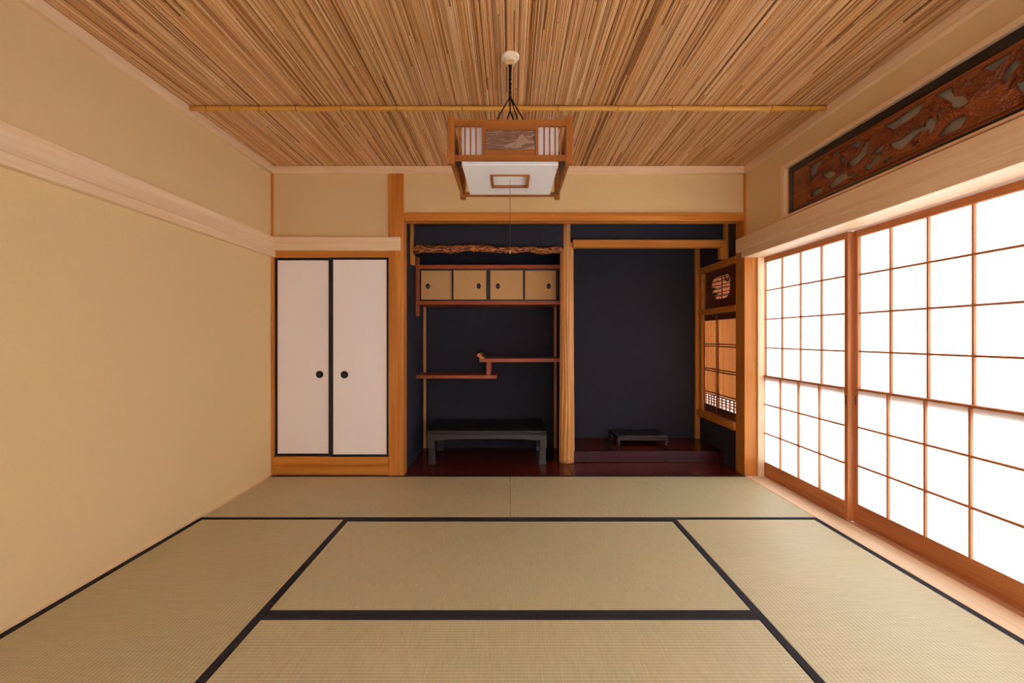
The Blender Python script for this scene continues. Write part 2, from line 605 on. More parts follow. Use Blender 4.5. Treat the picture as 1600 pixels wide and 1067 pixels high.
box('side_panel', AXR, AXR + 0.10, 3.795, AYB, -0.02, 0.322, BLACK_PLASTER, t, 0)
box('side_panel', AXR, AXR + 0.10, 4.57, AYB, 0.322, 1.742, BLACK_PLASTER, t, 0)

t = empty('floor_alcove', (0.5, 4.1, 0), 'dark red polished board floor of the alcove', 'floor', kind=S)
box('floor_board', AXL, 0.49, 3.655, AYB, -0.045, -0.002, TOKO_WOOD['x'], t, 0.003)
box('floor_board', 0.4905, AXR + 0.10, 3.655, AYB, -0.045, -0.002, TOKO_WOOD['x'], t, 0.003)
t = empty('alcove_platform', (1.19, 4.05, 0), 'raised dark red platform with glossy front sill in the alcove', 'platform', kind=S)
box('platform_board', 0.53, AXR, 4.075, AYB, 0.0, 0.094, TOKO_WOOD['x'], t, 0.002)
box('front_sill', 0.53, 1.842, 4.035, 4.0745, -0.002, 0.096, SILL_LACQ['x'], t, 0.004, 2)

# thin corner strips
tag(box('trim_13', -0.846, -0.822, 4.556, AYB, -0.002, 1.38, JAMB['z']), 'thin pale corner strip below the wall cupboard, closet side', 'corner strip', kind=S)
tag(box('trim_14', 0.430, 0.4545, 4.556, AYB, -0.002, 1.38, CEDAR['z']), 'thin corner strip behind the round pillar', 'corner strip', kind=S)
tag(box('trim_15', 1.806, 1.848, 4.545, AYB, 0.094, 2.3, CEDAR['z']), 'thin cedar corner strip beside the slatted alcove window', 'corner strip', kind=S)

# hanging struts that carry log and lintel at the side walls
def hanging_strut(name, x0, x1, xin, zs, zb, label, flip):
    if not flip:
        o = [(x0, zb), (xin, zb - 0.012), (xin, zs), (x1, zs), (x1, 2.3), (x0, 2.3)]
    else:
        o = [(x0, zb), (x0, 2.3), (x1, 2.3), (x1, zs), (xin, zs), (xin, zb)]
    return tag(prism(name, o, 'y', 3.955, 4.008, CEDAR['z'], None, 0.001), label, 'post', kind=S)

hanging_strut('trim_16', -0.846, -0.824, -0.812, 1.78, 1.70, 'short hanging strut where the gnarled log meets the dark wall', False)
hanging_strut('trim_17', 1.849, 1.826, 1.782, 1.90, 1.742, 'hanging strut at the end of the inner alcove lintel', True)
tag(box('trim_18', 0.535, 1.826, 3.965, 4.045, 1.848, 1.910, CEDAR['x'], bevel=0.003), 'straight cedar lintel across the empty alcove bay', 'lintel', kind=S)

# ------------------------------------------------------------------ straw mats
def mat_thing(x0, x1, y0, y1, along, label):
    r = empty('tatami_mat', ((x0 + x1) / 2, (y0 + y1) / 2, -0.05), label, 'tatami mat', 'straw mats on the floor')
    g = 0.0012
    x0 += g; x1 -= g; y0 += g; y1 -= g
    h = 0.031
    box('woven_surface', x0, x1, y0, y1, -0.05, 0.0, TATAMI[along], r, 0.003, 2)
    if along == 'x':
        box('cloth_border', x0 - .0004, x1 + .0004, y0 - .0004, y0 + h, -0.04, 0.0012, HERI, r, 0.0008)
        box('cloth_border', x0 - .0004, x1 + .0004, y1 - h, y1 + .0004, -0.04, 0.0012, HERI, r, 0.0008)
    else:
        box('cloth_border', x0 - .0004, x0 + h, y0 - .0004, y1 + .0004, -0.04, 0.0012, HERI, r, 0.0008)
        box('cloth_border', x1 - h, x1 + .0004, y0 - .0004, y1 + .0004, -0.04, 0.0012, HERI, r, 0.0008)

ML, MR, MC = -1.856, 1.835, 0.955
mat_thing(ML, 0.0, Y1, 3.652, 'x', 'straw mat lying along the foot of the white closet doors')
mat_thing(0.0, MR, Y1, 3.652, 'x', 'straw mat lying in front of the raised alcove platform')
mat_thing(ML, -MC, Y3, Y1, 'y', 'straw mat lying lengthwise along the sand plaster wall')
mat_thing(MC, MR, Y3, Y1, 'y', 'straw mat lying lengthwise beside the paper screens')
mat_thing(-MC, MC, Y2, Y1, 'x', 'straw mat in the middle of the room, below the hanging lamp')
mat_thing(-MC, MC, Y3, Y2, 'x', 'straw mat in the middle at the bottom edge of the picture')

# ------------------------------------------------------------------ closet doors
def ring_pull(parent, c):
    p = lathe('finger_pull', [(0.029, 0.0), (0.029, 0.004), (0.026, 0.0055), (0.022, 0.004), (0.019, 0.0015), (0.010, 0.0012)], c, 'y', PULL, parent, 32)
    lathe('pull_centre', [(0.006, 0.0), (0.006, 0.0026), (0.003, 0.0035)], (c[0], c[1] - 0.0012, c[2]), 'y', PULL_RIM, p, 16)
    return p

def fusuma(name, x0, x1, yf, z0, z1, pullx, label, paper, st=0.018, rl=0.018, thick=0.022, st2=0.018):
    r = empty(name, ((x0 + x1) / 2, yf, z0), label, 'sliding door', 'white closet doors', S)
    box('paper_panel', x0 + st * .5, x1 - st2 * .5, yf + 0.005, yf + thick - .003, z0 + rl * .5, z1 - rl * .5, paper, r, 0)
    box('stile', x0, x0 + st, yf, yf + thick, z0, z1, LACQUER, r, 0.002)
    box('stile', x1 - st2, x1, yf, yf + thick, z0, z1, LACQUER, r, 0.002)
    box('rail', x0 + st, x1 - st2, yf + .001, yf + thick, z0, z0 + rl, LACQUER, r, 0.002)
    box('rail', x0 + st, x1 - st2, yf + .001, yf + thick, z1 - rl, z1, LACQUER, r, 0.002)
    ring_pull(r, (pullx, yf + 0.005, 0.787))

fusuma('door_1', -1.855, -1.398, 3.688, 0.144, 1.706, -1.505, 'white paper closet door next to the sand plaster wall', FUSUMA_PAPER, st2=0.036)
fusuma('door_2', -1.406, -0.951, 3.662, 0.144, 1.706, -1.30, 'white paper closet door next to the square cedar post', FUSUMA_PAPER)

# ------------------------------------------------------------------ paper screens (shoji)
def shoji(name, xf, ya, yb, label, pulls, side='right', stb=0.030):
    """xf = face towards the room, ya..yb = near and far end (or the two ends of a screen in the wall behind the viewer)."""
    W = SHOJI_WOOD
    if side == 'right':
        r = empty(name, (xf, (ya + yb) / 2, 0.0), label, 'paper screen', 'paper screens along the wall', S)
        def bx(n, d0, d1, u0, u1, z0, z1, m, bv):
            return box(n, xf + d0, xf + d1, u0, u1, z0, z1, W[m] if m in W else PAPER if m == 'p' else PULL, r, bv)
    else:
        r = empty(name, ((ya + yb) / 2, xf, 0.0), label, 'paper screen', 'paper screens behind the viewer', S)
        def bx(n, d0, d1, u0, u1, z0, z1, m, bv):
            m = {'y': 'x'}.get(m, m)
            return box(n, u0, u1, xf - d1, xf - d0, z0, z1, W[m] if m in W else PAPER if m == 'p' else PULL, r, bv)
    st, dp = 0.030, 0.028
    bx('stile', 0, dp, ya, ya + st, 0.0, 1.702, 'z', 0.002)
    bx('stile', 0, dp, yb - stb, yb, 0.0, 1.702, 'z', 0.002)
    ia, ib = ya + st, yb - stb
    bx('top_rail', .001, dp, ia, ib, 1.662, 1.702, 'y', 0.002)
    bx('kick_board', .003, dp - .004, ia, ib, 0.012, 0.112, 'y', 0.002)
    bx('bottom_rail', .001, dp, ia, ib, 0.0, 0.012, 'y', 0.001)
    bx('mid_rail', -.012, dp, ia, ib, 0.773, 0.785, 'y', 0.001)
    bx('glass_frame_rail', 0.019, 0.05, ia, ib, 0.742, 0.772, 'y', 0.001)
    n = 4
    zu = [0.785, 0.998, 1.220, 1.443, 1.662]
    zl = [0.112, 0.337, 0.560, 0.773]
    step = (ib - ia) / n
    mw = 0.0105
    for zz, x0, x1 in ((zu, .006, .019), (zl, -.009, .004)):
        for k in range(1, n):
            yy = ia + k * step
            bx('muntin', x0, x1, yy - mw / 2, yy + mw / 2, zz[0], zz[-1], 'z', 0.0006)
        for z in zz[1:-1]:
            bx('muntin', x0 + .0012, x1 - .0005, ia, ib, z - mw / 2, z + mw / 2, 'y', 0.0006)
        for k in range(n):
            for j in range(len(zz) - 1):
                bx('paper_pane', x1, x1 + .0006, ia + k * step, ia + (k + 1) * step, zz[j], zz[j + 1], 'p', 0)
    for yy in pulls:
        bx('finger_pull', -.0006, .004, yy - .0035, yy + .0035, 0.684, 0.738, 'k', 0.0005)

shoji('window_1', 1.982, 2.742, 3.668, 'far paper screen beside the cedar post, its edge lapping the next', [2.757])
shoji('window_2', 2.016, 1.790, 2.765, 'large near paper screen below the carved transom', [2.728], stb=0.055)
shoji('window_3', 2.016, 0.842, 1.788, 'paper screen just outside the picture on the same track', [])
shoji('window_4', 1.982, -0.085, 0.868, 'paper screen beside the viewer', [])
for k in range(3):  # unseen screens, added to bring daylight in from behind the camera
    shoji('window_%d' % (6 + k), YR - (0.02 if k == 1 else 0.055), -0.935 + k * 0.913, k * 0.913,
          ['paper screen behind the viewer, next to the white paper door', 'paper screen behind the viewer, in the middle', 'paper screen behind the viewer, next to the corner post'][k], [], 'rear')
r = empty('door_3', (XL + .47, YR - .04, 0.0), 'white paper door behind the viewer, next to the sand wall', 'sliding door', kind=S)  # unseen opaque panel, added to hold back part of the rear daylight
box('paper_panel', XL + .012, XL + .928, YR - .042, YR - .022, 0.012, 1.69, FUSUMA_PAPER, r, 0)
for a_, b_ in ((XL, XL + .02), (XL + .92, XL + .94)):
    box('stile', a_, b_, YR - .046, YR - .018, 0.0, 1.702, LACQUER, r, .002)
for a_, b_ in ((0.0, 0.02), (1.682, 1.702)):
    box('rail', XL + .02, XL + .92, YR - .046, YR - .018, a_, b_, LACQUER, r, .002)

# ------------------------------------------------------------------ carved transom above the screens
rn = empty('carved_transom', (1.84, 1.66, 1.88), 'openwork carved wooden transom panel of pines and a leaping animal in black frame', 'transom')
FY0, FY1 = RY0, RY1
# pale outer frame
ow = 0.034
box('outer_frame', XR - .018, XR + .05, FY0, FY1, RZ1 - ow * .8, RZ1, PALE['y'], rn, 0.002)
box('outer_frame', XR - .018, XR + .05, FY0, FY1, RZ0, RZ0 + 0.014, PALE['y'], rn, 0.002)
for a, b in ((FY1 - ow, FY1), (FY0, FY0 + ow)):
    box('outer_frame', XR - .018, XR + .05, a, b, RZ0 + .0145, RZ1 - ow * .8 - .0005, PALE['z'], rn, 0.002)
# black lacquer frame
by0, by1, bz0, bz1 = FY0 + ow + 0.022, FY1 - ow - 0.022, 1.892, 2.202
box('reveal', XR + .008, XR + .05, by1, FY1 - ow, bz0 - .003, bz1 + .003, JAMB['z'], rn, 0.001)
box('reveal', XR + .008, XR + .05, FY0 + ow, by0, bz0 - .003, bz1 + .003, JAMB['z'], rn, 0.001)
kw, kb, kt = 0.046, 0.019, 0.044
for a, b in ((bz0, bz0 + kb), (bz1 - kt, bz1)):
    box('black_frame', XR + .002, XR + .05, by0, by1, a, b, LACQUER, rn, 0.003)
for a, b in ((by0, by0 + kw), (by1 - kw, by1)):
    box('black_frame', XR + .002, XR + .05, a, b, bz0 + kb, bz1 - kt, LACQUER, rn, 0.003)
cy0, cy1, cz0, cz1 = by0 + kw, by1 - kw, bz0 + kb, bz1 - kt
box('backing_board', XR + .048, XR + .056, by0, by1, bz0, bz1, BACKING, rn, 0)
XP = XR + 0.012      # carved face
# openings traced on the carving (picture coordinates), projected onto the plane of the panel
def crop(ox, oy, s, pts):
    return [(ox + a / s, oy + b / s) for a, b in pts]
A = lambda *p: crop(1220, 200, 7.62, p)
B = lambda *p: crop(1300, 150, 6.67, p)
C = lambda *p: crop(1400, 100, 6.67, p)
D = lambda *p: crop(1480, 40, 5.617, p)
HOLES = [
    A((345, 440), (500, 370), (440, 470), (395, 560), (360, 660), (340, 650), (330, 520)),
    A((480, 560), (560, 510), (640, 535), (600, 580), (540, 605), (500, 590)),
    A((560, 690), (640, 600), (760, 540), (780, 590), (700, 640), (640, 680), (570, 715)),
    A((345, 790), (400, 740), (510, 700), (480, 750), (400, 800), (350, 818)),
    A((585, 325), (710, 245), (640, 330), (600, 340)),
    A((690, 360), (745, 335), (750, 400), (700, 440)),
    B((120, 555), (300, 440), (290, 500), (255, 545), (190, 520)),
    B((155, 690), (250, 620), (330, 490), (385, 462), (345, 600), (260, 690), (200, 735), (150, 725)),
    B((390, 640), (340, 705), (318, 755), (360, 775), (405, 742), (450, 690), (505, 625), (430, 620), (372, 715), (355, 712)),
    B((415, 585), (470, 535), (525, 515), (505, 570), (440, 602)),
    B((530, 310), (600, 290), (700, 215), (800, 140), (860, 110), (920, 120), (890, 170), (800, 240), (690, 300), (620, 355)),
    B((585, 505), (690, 460), (800, 370), (900, 330), (990, 320), (990, 345), (900, 370), (830, 430), (720, 545), (670, 562), (600, 535)),
    B((515, 695), (570, 650), (635, 632), (590, 668), (530, 698)),
    B((0, 865), (100, 798), (132, 812), (110, 862), (60, 900), (0, 955)),
    B((150, 850), (200, 808), (255, 798), (185, 850)),
    C((285, 600), (340, 562), (405, 600), (375, 685), (325, 745), (300, 720), (335, 665), (275, 635)),
    C((425, 755), (480, 670), (560, 600), (690, 540), (730, 545), (660, 655), (560, 705), (460, 745)),
    C((380, 330), (560, 235), (560, 300), (590, 345), (680, 335), (735, 390), (700, 420), (640, 450), (560, 455), (545, 395), (460, 350)),
    C((210, 425), (295, 378), (262, 432)),
    C((410, 525), (475, 488), (445, 560), (418, 592)),
    C((315, 430), (345, 425), (335, 445)), C((345, 460), (370, 450), (365, 470)), C((430, 470), (490, 460), (450, 485)),
    C((140, 825), (170, 815), (160, 840)), C((175, 845), (215, 790), (210, 830), (190, 850)),
    D((285, 375), (440, 295), (560, 205), (555, 240), (450, 335), (380, 415), (340, 382)),
    D((458, 465), (520, 350), (580, 298), (635, 330), (580, 385), (530, 455), (505, 495)),
    D((580, 515), (680, 475), (720, 500), (700, 590), (640, 610)),
    D((610, 215), (680, 140), (720, 130), (700, 190)),
    D((530, 540), (545, 505), (555, 500), (545, 545)), D((565, 470), (600, 455), (590, 475)), D((630, 440), (665, 420), (655, 445)),
]
def to_panel(p):
    Y = XP * F_PX / (p[0] - 797.0)
    return (Y, CAM_H + (527.0 - p[1]) * Y / F_PX)
HOLES = [[to_panel(p) for p in h] for h in HOLES]
g = 0.0032
ny, nz = int((cy1 - cy0) / g), int((cz1 - cz0) / g)
gy = np.linspace(cy0, cy1, ny + 1)
gz = np.linspace(cz0, cz1, nz + 1)
YY, ZZ = np.meshgrid(gy, gz, indexing='ij')
YM = np.where(YY < 1.66, 3.32 - YY, YY)          # the unseen half repeats the design mirrored
dist = np.full(YY.shape, 1e9)
inside = np.zeros(YY.shape, bool)
for h in HOLES:
    hy = [p[0] for p in h]; hz = [p[1] for p in h]
    m = (YM > min(hy) - .04) & (YM < max(hy) + .04)
    py, pz = YM[m], ZZ[m]
    ins = np.zeros(py.shape, bool)
    dd = np.full(py.shape, 1e9)
    for i in range(len(h)):
        (y0, z0), (y1, z1) = h[i], h[(i + 1) % len(h)]
        cond = ((z0 > pz) != (z1 > pz))
        with np.errstate(divide='ignore', invalid='ignore'):
            xi = (y1 - y0) * (pz - z0) / (z1 - z0) + y0
        ins ^= cond & (py < xi)
        tt = np.clip(((py - y0) * (y1 - y0) + (pz - z0) * (z1 - z0)) / ((y1 - y0) ** 2 + (z1 - z0) ** 2 + 1e-12), 0, 1)
        dd = np.minimum(dd, np.hypot(py - y0 - tt * (y1 - y0), pz - z0 - tt * (z1 - z0)))
    cur = dist[m]; dist[m] = np.minimum(cur, dd)
    ci = inside[m]; inside[m] = ci | ins
edge = np.minimum(np.minimum(ZZ - cz0, cz1 - ZZ), np.minimum(cy1 - YY, YY - cy0))
endm = (cy1 - 0.135 < YY) | (YY < cy0 + 0.135)
border = (edge < 0.012) | endm
rel = np.clip((dist - 0.0045) / 0.02, 0, 1) ** 0.6 * 0.014
fol = 0.0030 * np.sin(YM * 190 + 3 * np.sin(ZZ * 120)) * np.sin(ZZ * 230 + 2 * np.sin(YM * 90))
fol += 0.0022 * np.sin(YM * 420 + ZZ * 260) * (np.sin(YM * 31 + ZZ * 47) > 0)
H = np.where(border, 0.005, -0.006 + rel + fol * np.clip(dist / 0.01, 0, 1))
fr = (edge > 0.012) & (edge < 0.016) & ~endm
H = np.where(fr, -0.004, H)
H = np.where(endm & (np.minimum(np.abs(YY - cy1 + .135), np.abs(YY - cy0 - .135)) < 0.005) , -0.003, H)
hole = (inside | (dist < 0.0045)) & ~border & (edge > 0.014)
idx = np.arange((ny + 1) * (nz + 1)).reshape(ny + 1, nz + 1)
N = idx.size
vf = np.stack([XP - H, YY, ZZ], -1).reshape(-1, 3)
vb = np.stack([np.full(YY.shape, XP + .016), YY, ZZ], -1).reshape(-1, 3)
cellhole = hole[:-1, :-1] & hole[1:, :-1] & hole[:-1, 1:] & hole[1:, 1:]
faces = []
for i in range(ny):
    for j in range(nz):
        if not cellhole[i, j]:
            a, b, c, d = idx[i, j], idx[i + 1, j], idx[i + 1, j + 1], idx[i, j + 1]
            faces.append((int(a), int(d), int(c), int(b)))
            for di, dj, e0, e1 in ((-1, 0, a, d), (1, 0, c, b), (0, -1, b, a), (0, 1, d, c)):
                ii, jj = i + di, j + dj
                if 0 <= ii < ny and 0 <= jj < nz and cellhole[ii, jj]:
                    faces.append((int(e1), int(e0), int(e0) + N, int(e1) + N))
carv = raw('carved_panel', [tuple(v) for v in np.concatenate([vf, vb])], faces, CARVE_WOOD['y'], rn, (XP, 1.66, 2.05))
bm = bmesh.new(); bm.from_mesh(carv.data)
bmesh.ops.delete(bm, geom=[v for v in bm.verts if not v.link_faces], context='VERTS')
bm.to_mesh(carv.data); bm.free()

# ------------------------------------------------------------------ alcove window with slats
w = empty('window_5', (AXR, 4.15, 0.32), 'small slatted window in the alcove side wall under a dark pierced board', 'window', kind=S)
wy0, wy1 = 3.796, 4.544
box('head_rail', 1.826, 1.90, wy0, wy1, 1.688, 1.742, CEDAR['y'], w, 0.002)
box('middle_rail', 1.826, 1.90, wy0, wy1, 1.293, 1.343, CEDAR['y'], w, 0.002)
box('sill', 1.814, 1.90, wy0, wy1, 0.322, 0.382, CEDAR['y'], w, 0.003)
box('jamb', 1.836, 1.90, 4.485, wy1, 0.382, 1.293, CEDAR['z'], w, 0.002)
box('jamb', 1.836, 1.90, 4.485, wy1, 1.343, 1.688, CEDAR['z'], w, 0.002)
# pierced board
oy, oz, hw, hh = 4.145, 1.528, 0.185, 0.10
hole_pts = []
for k in range(40):
    th = 2 * math.pi * k / 40
    c, s_ = math.cos(th), math.sin(th)
    e = 0.55
    ny_ = math.copysign(abs(c) ** e, c) * hw
    nz_ = math.copysign(abs(s_) ** e, s_) * hh
    wob = 1 + 0.05 * math.sin(3 * th + .6)
    hole_pts.append((oy + ny_ * wob, oz + nz_ * wob))
pb = holed('pierced_board', [(wy0, 1.343), (4.485, 1.343), (4.485, 1.688), (wy0, 1.688)], [hole_pts], 'x', 1.866, 1.876, DARKWOOD['y'], w)
box('board_edge', 1.858, 1.8655, 4.462, 4.484, 1.35, 1.684, CEDAR['z'], w, 0.001)
for k in range(6):
    zz = oz - 0.082 + k * 0.033
    box('lattice_bar', 1.877, 1.884, oy - hw - .01, oy + hw + .01, zz, zz + .007, DARKWOOD['y'], w, 0.0005)
    if k % 2 == 0:
        box('lattice_bar', 1.877, 1.884, oy - hw - .01, oy + hw + .01, zz + .012, zz + .017, DARKWOOD['y'], w, 0.0005)
box('lattice_bar', 1.877, 1.886, oy - .004, oy + .004, oz - hh - .008, oz + hh + .008, DARKWOOD['z'], w, 0.0005)
for k in range(-2, 21):
    yy = oy - hw + k * 0.0215
    box('lattice_bar', 1.8845, 1.898, yy - .003, yy + .003, oz - hh - .008, oz + hh + .008, SHOJI_WOOD['z'], w, 0.0005)
# plum branch silhouettes cut from the board
tube('branch', [(1.870, 3.972, 1.60), (1.870, 4.01, 1.567), (1.870, 4.045, 1.575), (1.870, 4.075, 1.625)], [.012, .011, .009, .006], DARKWOOD['y'], w, 6)
tube('branch', [(1.870, 4.33, 1.44), (1.870, 4.27, 1.482), (1.870, 4.225, 1.468), (1.870, 4.19, 1.49)], [.013, .011, .008, .004], DARKWOOD['y'], w, 6)
tube('branch', [(1.870, 4.33, 1.50), (1.870, 4.29, 1.53), (1.870, 4.255, 1.522)], [.012, .012, .005], DARKWOOD['y'], w, 6)
tube('branch', [(1.870, 4.265, 1.415), (1.870, 4.25, 1.45), (1.870, 4.24, 1.476)], [.009, .008, .006], DARKWOOD['y'], w, 6)
box('paper_pane', 1.899, 1.8996, wy0, 4.50, 1.35, 1.684, PAPER, w, 0)
# two slatted sashes
for (a, b, xo) in ((4.168, 4.486, 0.010), (3.802, 4.206, 0.0)):
    xs = 1.852 + xo
    s_ = [box('sash_stile', xs, xs + .022, a, a + .020, 0.384, 1.292, SHOJI_WOOD['z'], w, 0.001),
          box('sash_stile', xs, xs + .022, b - .020, b, 0.384, 1.292, SHOJI_WOOD['z'], w, 0.001)]
    a2, b2 = a + .020, b - .020
    box('sash_rail', xs, xs + .022, a2, b2, 1.236, 1.292, DARKWOOD['y'], w, 0.001)
    box('sash_rail', xs, xs + .022, a2, b2, 0.384, 0.452, DARKWOOD['y'], w, 0.001)
    nsl = int(round((b2 - a2) / 0.024))
    for k in range(1, nsl):
        yy = a2 + (b2 - a2) * k / nsl
        box('slat', xs + .006, xs + .0215, yy - .0028, yy + .0028, 0.553, 1.236, CEDAR['z'], w, 0.0005)
    ncol = 5
    for k in range(1, ncol):
        yy = a2 + (b2 - a2) * k / ncol
        box('slat', xs + .010, xs + .0215, yy - .010, yy + .010, 0.452, 0.545, SHOJI_WOOD['z'], w, 0.0005)
    for z in (1.018, 0.998, 0.790, 0.770, 0.572, 0.549):
        box('cross_bar', xs + .001, xs + .009, a2, b2, z - .0045, z + .0045, DARKWOOD['y'], w, 0.0005)
    for k in range(1, 4):
        z = 0.452 + k * 0.0242
        box('cross_bar', xs + .009, xs + .016, a2, b2, z - .0055, z + .0055, SHOJI_WOOD['y'], w, 0.0005)
    box('paper_pane', xs + .0216, xs + .0222, a2, b2, 0.452, 1.236, PAPER, w, 0)

# ------------------------------------------------------------------ round carved pillar
def pillar():
    seg, rings = 128, 90
    cx, cy = 0.492, 4.062
    verts, faces = [], []
    gph = rng.uniform(0, 6.28, 8)
    for i in range(rings + 1):
        t_ = i / rings
        z = -0.002 + 2.30 * t_
        R = 0.0655 - 0.0085 * t_ + 0.0015 * math.sin(z * 3 + 1)
        for k in range(seg):
            th = 2 * math.pi * k / seg
            w_ = th + 0.10 * math.sin(z * 2.2 + gph[0]) + 0.06 * math.sin(z * 5.1 + 2 * th + gph[1])
            gq = math.sin(14 * w_ + gph[2] + 0.8 * math.sin(z * 3.1 + th * 2)) + 0.6 * math.sin(23 * w_ + gph[3] + 1.2 * math.sin(z * 4.3))
            r = R - 0.0024 + 0.0027 * (abs(gq) ** 0.8 if gq > 0 else -abs(gq) ** 0.8) 
            verts.append((cx + r * math.cos(th), cy + r * math.sin(th), z))
    for i in range(rings):
        for k in range(seg):
            k2 = (k + 1) % seg
            faces.append((i * seg + k, i * seg + k2, (i + 1) * seg + k2, (i + 1) * seg + k))
    faces.append(tuple(range(seg))[::-1]); faces.append(tuple(rings * seg + k for k in range(seg)))
    m = wood('pillar_wood', srgb(226, 164, 96), srgb(204, 136, 68), 'z', rough=0.42)
    return raw('alcove_pillar', verts, faces, m, None, (cx, cy, 0), smoothed=True)
tag(pillar(), 'round cedar pillar with chiselled vertical grooves between the two alcove bays', 'pillar')

# ------------------------------------------------------------------ gnarled log
def log():
    path, rad = [], []
    n, seg = 70, 22
    verts, faces = [], []
    for i in range(n + 1):
        t_ = i / n
        x = -0.823 + t_ * (0.434 + 0.823)
        zc = 1.829 + 0.007 * math.sin(t_ * 6.6 - 0.6) + 0.006 * math.sin(t_ * 19)
        yc = 3.975 + 0.006 * math.sin(t_ * 11)
        R = 0.027 + 0.005 * math.sin(0.6 + t_ * 6.0) + 0.003 * math.sin(t_ * 31) 
        for k in range(seg):
            th = 2 * math.pi * k / seg
            r = R + 0.0035 * math.sin(3 * th + t_ * 43) + 0.003 * math.sin(5 * th - t_ * 71) + rng.uniform(-0.0018, 0.0018)
            verts.append((x, yc + r * math.cos(th), zc + r * math.sin(th)))
    for i in range(n):
        for k in range(seg):
            k2 = (k + 1) % seg
            faces.append((i * seg + k, (i + 1) * seg + k, (i + 1) * seg + k2, i * seg + k2))
    faces.append(tuple(range(seg))); faces.append(tuple(n * seg + k for k in range(seg))[::-1])
    return raw('rustic_log', verts, faces, BARK, None, smoothed=True)
tag(log(), 'gnarled bark covered log spanning the alcove bay above the wall cupboard', 'log')

# ------------------------------------------------------------------ wall cupboard with four small sliding doors
cb = empty('wall_cupboard', (-0.2, 4.2, 1.36), 'red framed wall cupboard with four small ochre sliding doors under the log', 'cupboard')
box('side_post', -0.846, -0.818, 4.190, 4.222, 1.272, 1.80, REDWOOD['z'], cb, 0.002)
box('top_board', -0.818, 0.453, 4.196, 4.575, 1.698, 1.732, REDWOOD['x'], cb, 0.002)
box('bottom_board', -0.818, 0.453, 4.196, 4.575, 1.374, 1.408, REDWOOD['x'], cb, 0.002)
box('inner_back', -0.818, 0.453, 4.45, 4.46, 1.408, 1.698, LACQUER, cb, 0)
def small_door(x0, x1, y, px):
    z0, z1 = 1.410, 1.696
    d = box('door', x0 + .006, x1 - .006, y + .003, y + .012, z0 + .006, z1 - .006, GOLD_PAPER, cb, 0)
    box('door_stile', x0, x0 + .012, y, y + .015, z0, z1, LACQUER, d, .001)
    box('door_stile', x1 - .012, x1, y, y + .015, z0, z1, LACQUER, d, .001)
    box('door_rail', x0 + .012, x1 - .012, y, y + .015, z0, z0 + .012, LACQUER, d, .001)
    box('door_rail', x0 + .012, x1 - .012, y, y + .015, z1 - .012, z1, LACQUER, d, .001)
    lathe('door_pull', [(0.0225, 0), (0.0225, 0.004), (0.018, 0.005), (0.015, 0.002), (0.006, 0.002)], (px, y + .003, 1.542), 'y', PULL, d, 28, 0.82, 1.1)
    lathe('pull_centre', [(0.009, 0), (0.009, 0.002), (0.004, 0.003)], (px, y + .001, 1.542), 'y', PULL_RIM, d, 20, 1.0, 0.8)
small_door(-0.817, -0.516, 4.232, -0.744)
small_door(-0.522, -0.203, 4.214, -0.283)
small_door(-0.190, 0.128, 4.214, -0.110)
small_door(0.124, 0.427, 4.232, 0.350)
box('centre_stile', -0.203, -0.190, 4.212, 4.24, 1.408, 1.698, LACQUER, cb, .001)
box('end_stile', 0.428, 0.453, 4.225, 4.25, 1.408, 1.698, LACQUER, cb, .001)

# staggered shelves
sh = empty('staggered_shelves', (-0.2, 4.2, 0.71), 'pair of staggered red wooden shelves joined by a short strut', 'shelf')
box('lower_shelf', -0.846, -0.122, 4.194, 4.575, 0.709, 0.739, REDWOOD['x'], sh, 0.002)
box('upper_shelf', -0.276, 0.453, 4.194, 4.575, 0.857, 0.889, REDWOOD['x'], sh, 0.002)
box('strut', -0.214, -0.176, 4.215, 4.255, 0.7395, 0.8565, REDWOOD['z'], sh, 0.003)
box('strut', -0.214, -0.176, 4.50, 4.54, 0.7395, 0.8565, REDWOOD['z'], sh, 0.003)
fin = [(-0.225, 0.8895), (-0.236, 0.900), (-0.252, 0.906), (-0.262, 0.918), (-0.268, 0.930), (-0.280, 0.936), (-0.292, 0.930), (-0.297, 0.918),
       (-0.292, 0.907), (-0.282, 0.902), (-0.272, 0.900), (-0.276, 0.8895)]
prism('curled_end', fin, 'y', 4.20, 4.57, CEDAR['y'], sh, 0.002)

# ------------------------------------------------------------------ low black table
tb = empty('low_table', (-0.197, 4.24, 0.0), 'low black lacquered table with stepped legs under the staggered shelves', 'table')
tx0, tx1, ty0, ty1 = -0.702, 0.310, 3.955, 4.52
box('table_top', tx0, tx1, ty0, ty1, 0.272, 0.290, LACQUER, tb, 0.004, 2)
box('waist', tx0 + .012, tx1 - .012, ty0 + .012, ty1 - .012, 0.2585, 0.272, LACQUER, tb, 0.001)
box('moulding', tx0 + .002, tx1 - .002, ty0 + .002, ty1 - .002, 0.248, 0.2585, TABLE_BLACK, tb, 0.003, 2)
ap = [(tx0 + .055, 0.248), (tx0 + .055, 0.192), (tx0 + .068, 0.206), (tx0 + .150, 0.207), (tx0 + .175, 0.216), (tx1 - .175, 0.216), (tx1 - .150, 0.207), (tx1 - .068, 0.206), (tx1 - .055, 0.192), (tx1 - .055, 0.248)]
prism('apron', ap, 'y', ty0 + .008, ty0 + .024, TABLE_BLACK, tb, 0.0015)
prism('apron', ap, 'y', ty1 - .024, ty1 - .008, TABLE_BLACK, tb, 0.0015)
aps = [(ty0 + .055, 0.248), (ty0 + .055, 0.196), (ty0 + .07, 0.212), (ty1 - .07, 0.212), (ty1 - .055, 0.196), (ty1 - .055, 0.248)]
prism('apron', aps, 'x', tx0 + .008, tx0 + .024, TABLE_BLACK, tb, 0.0015)
prism('apron', aps, 'x', tx1 - .024, tx1 - .008, TABLE_BLACK, tb, 0.0015)
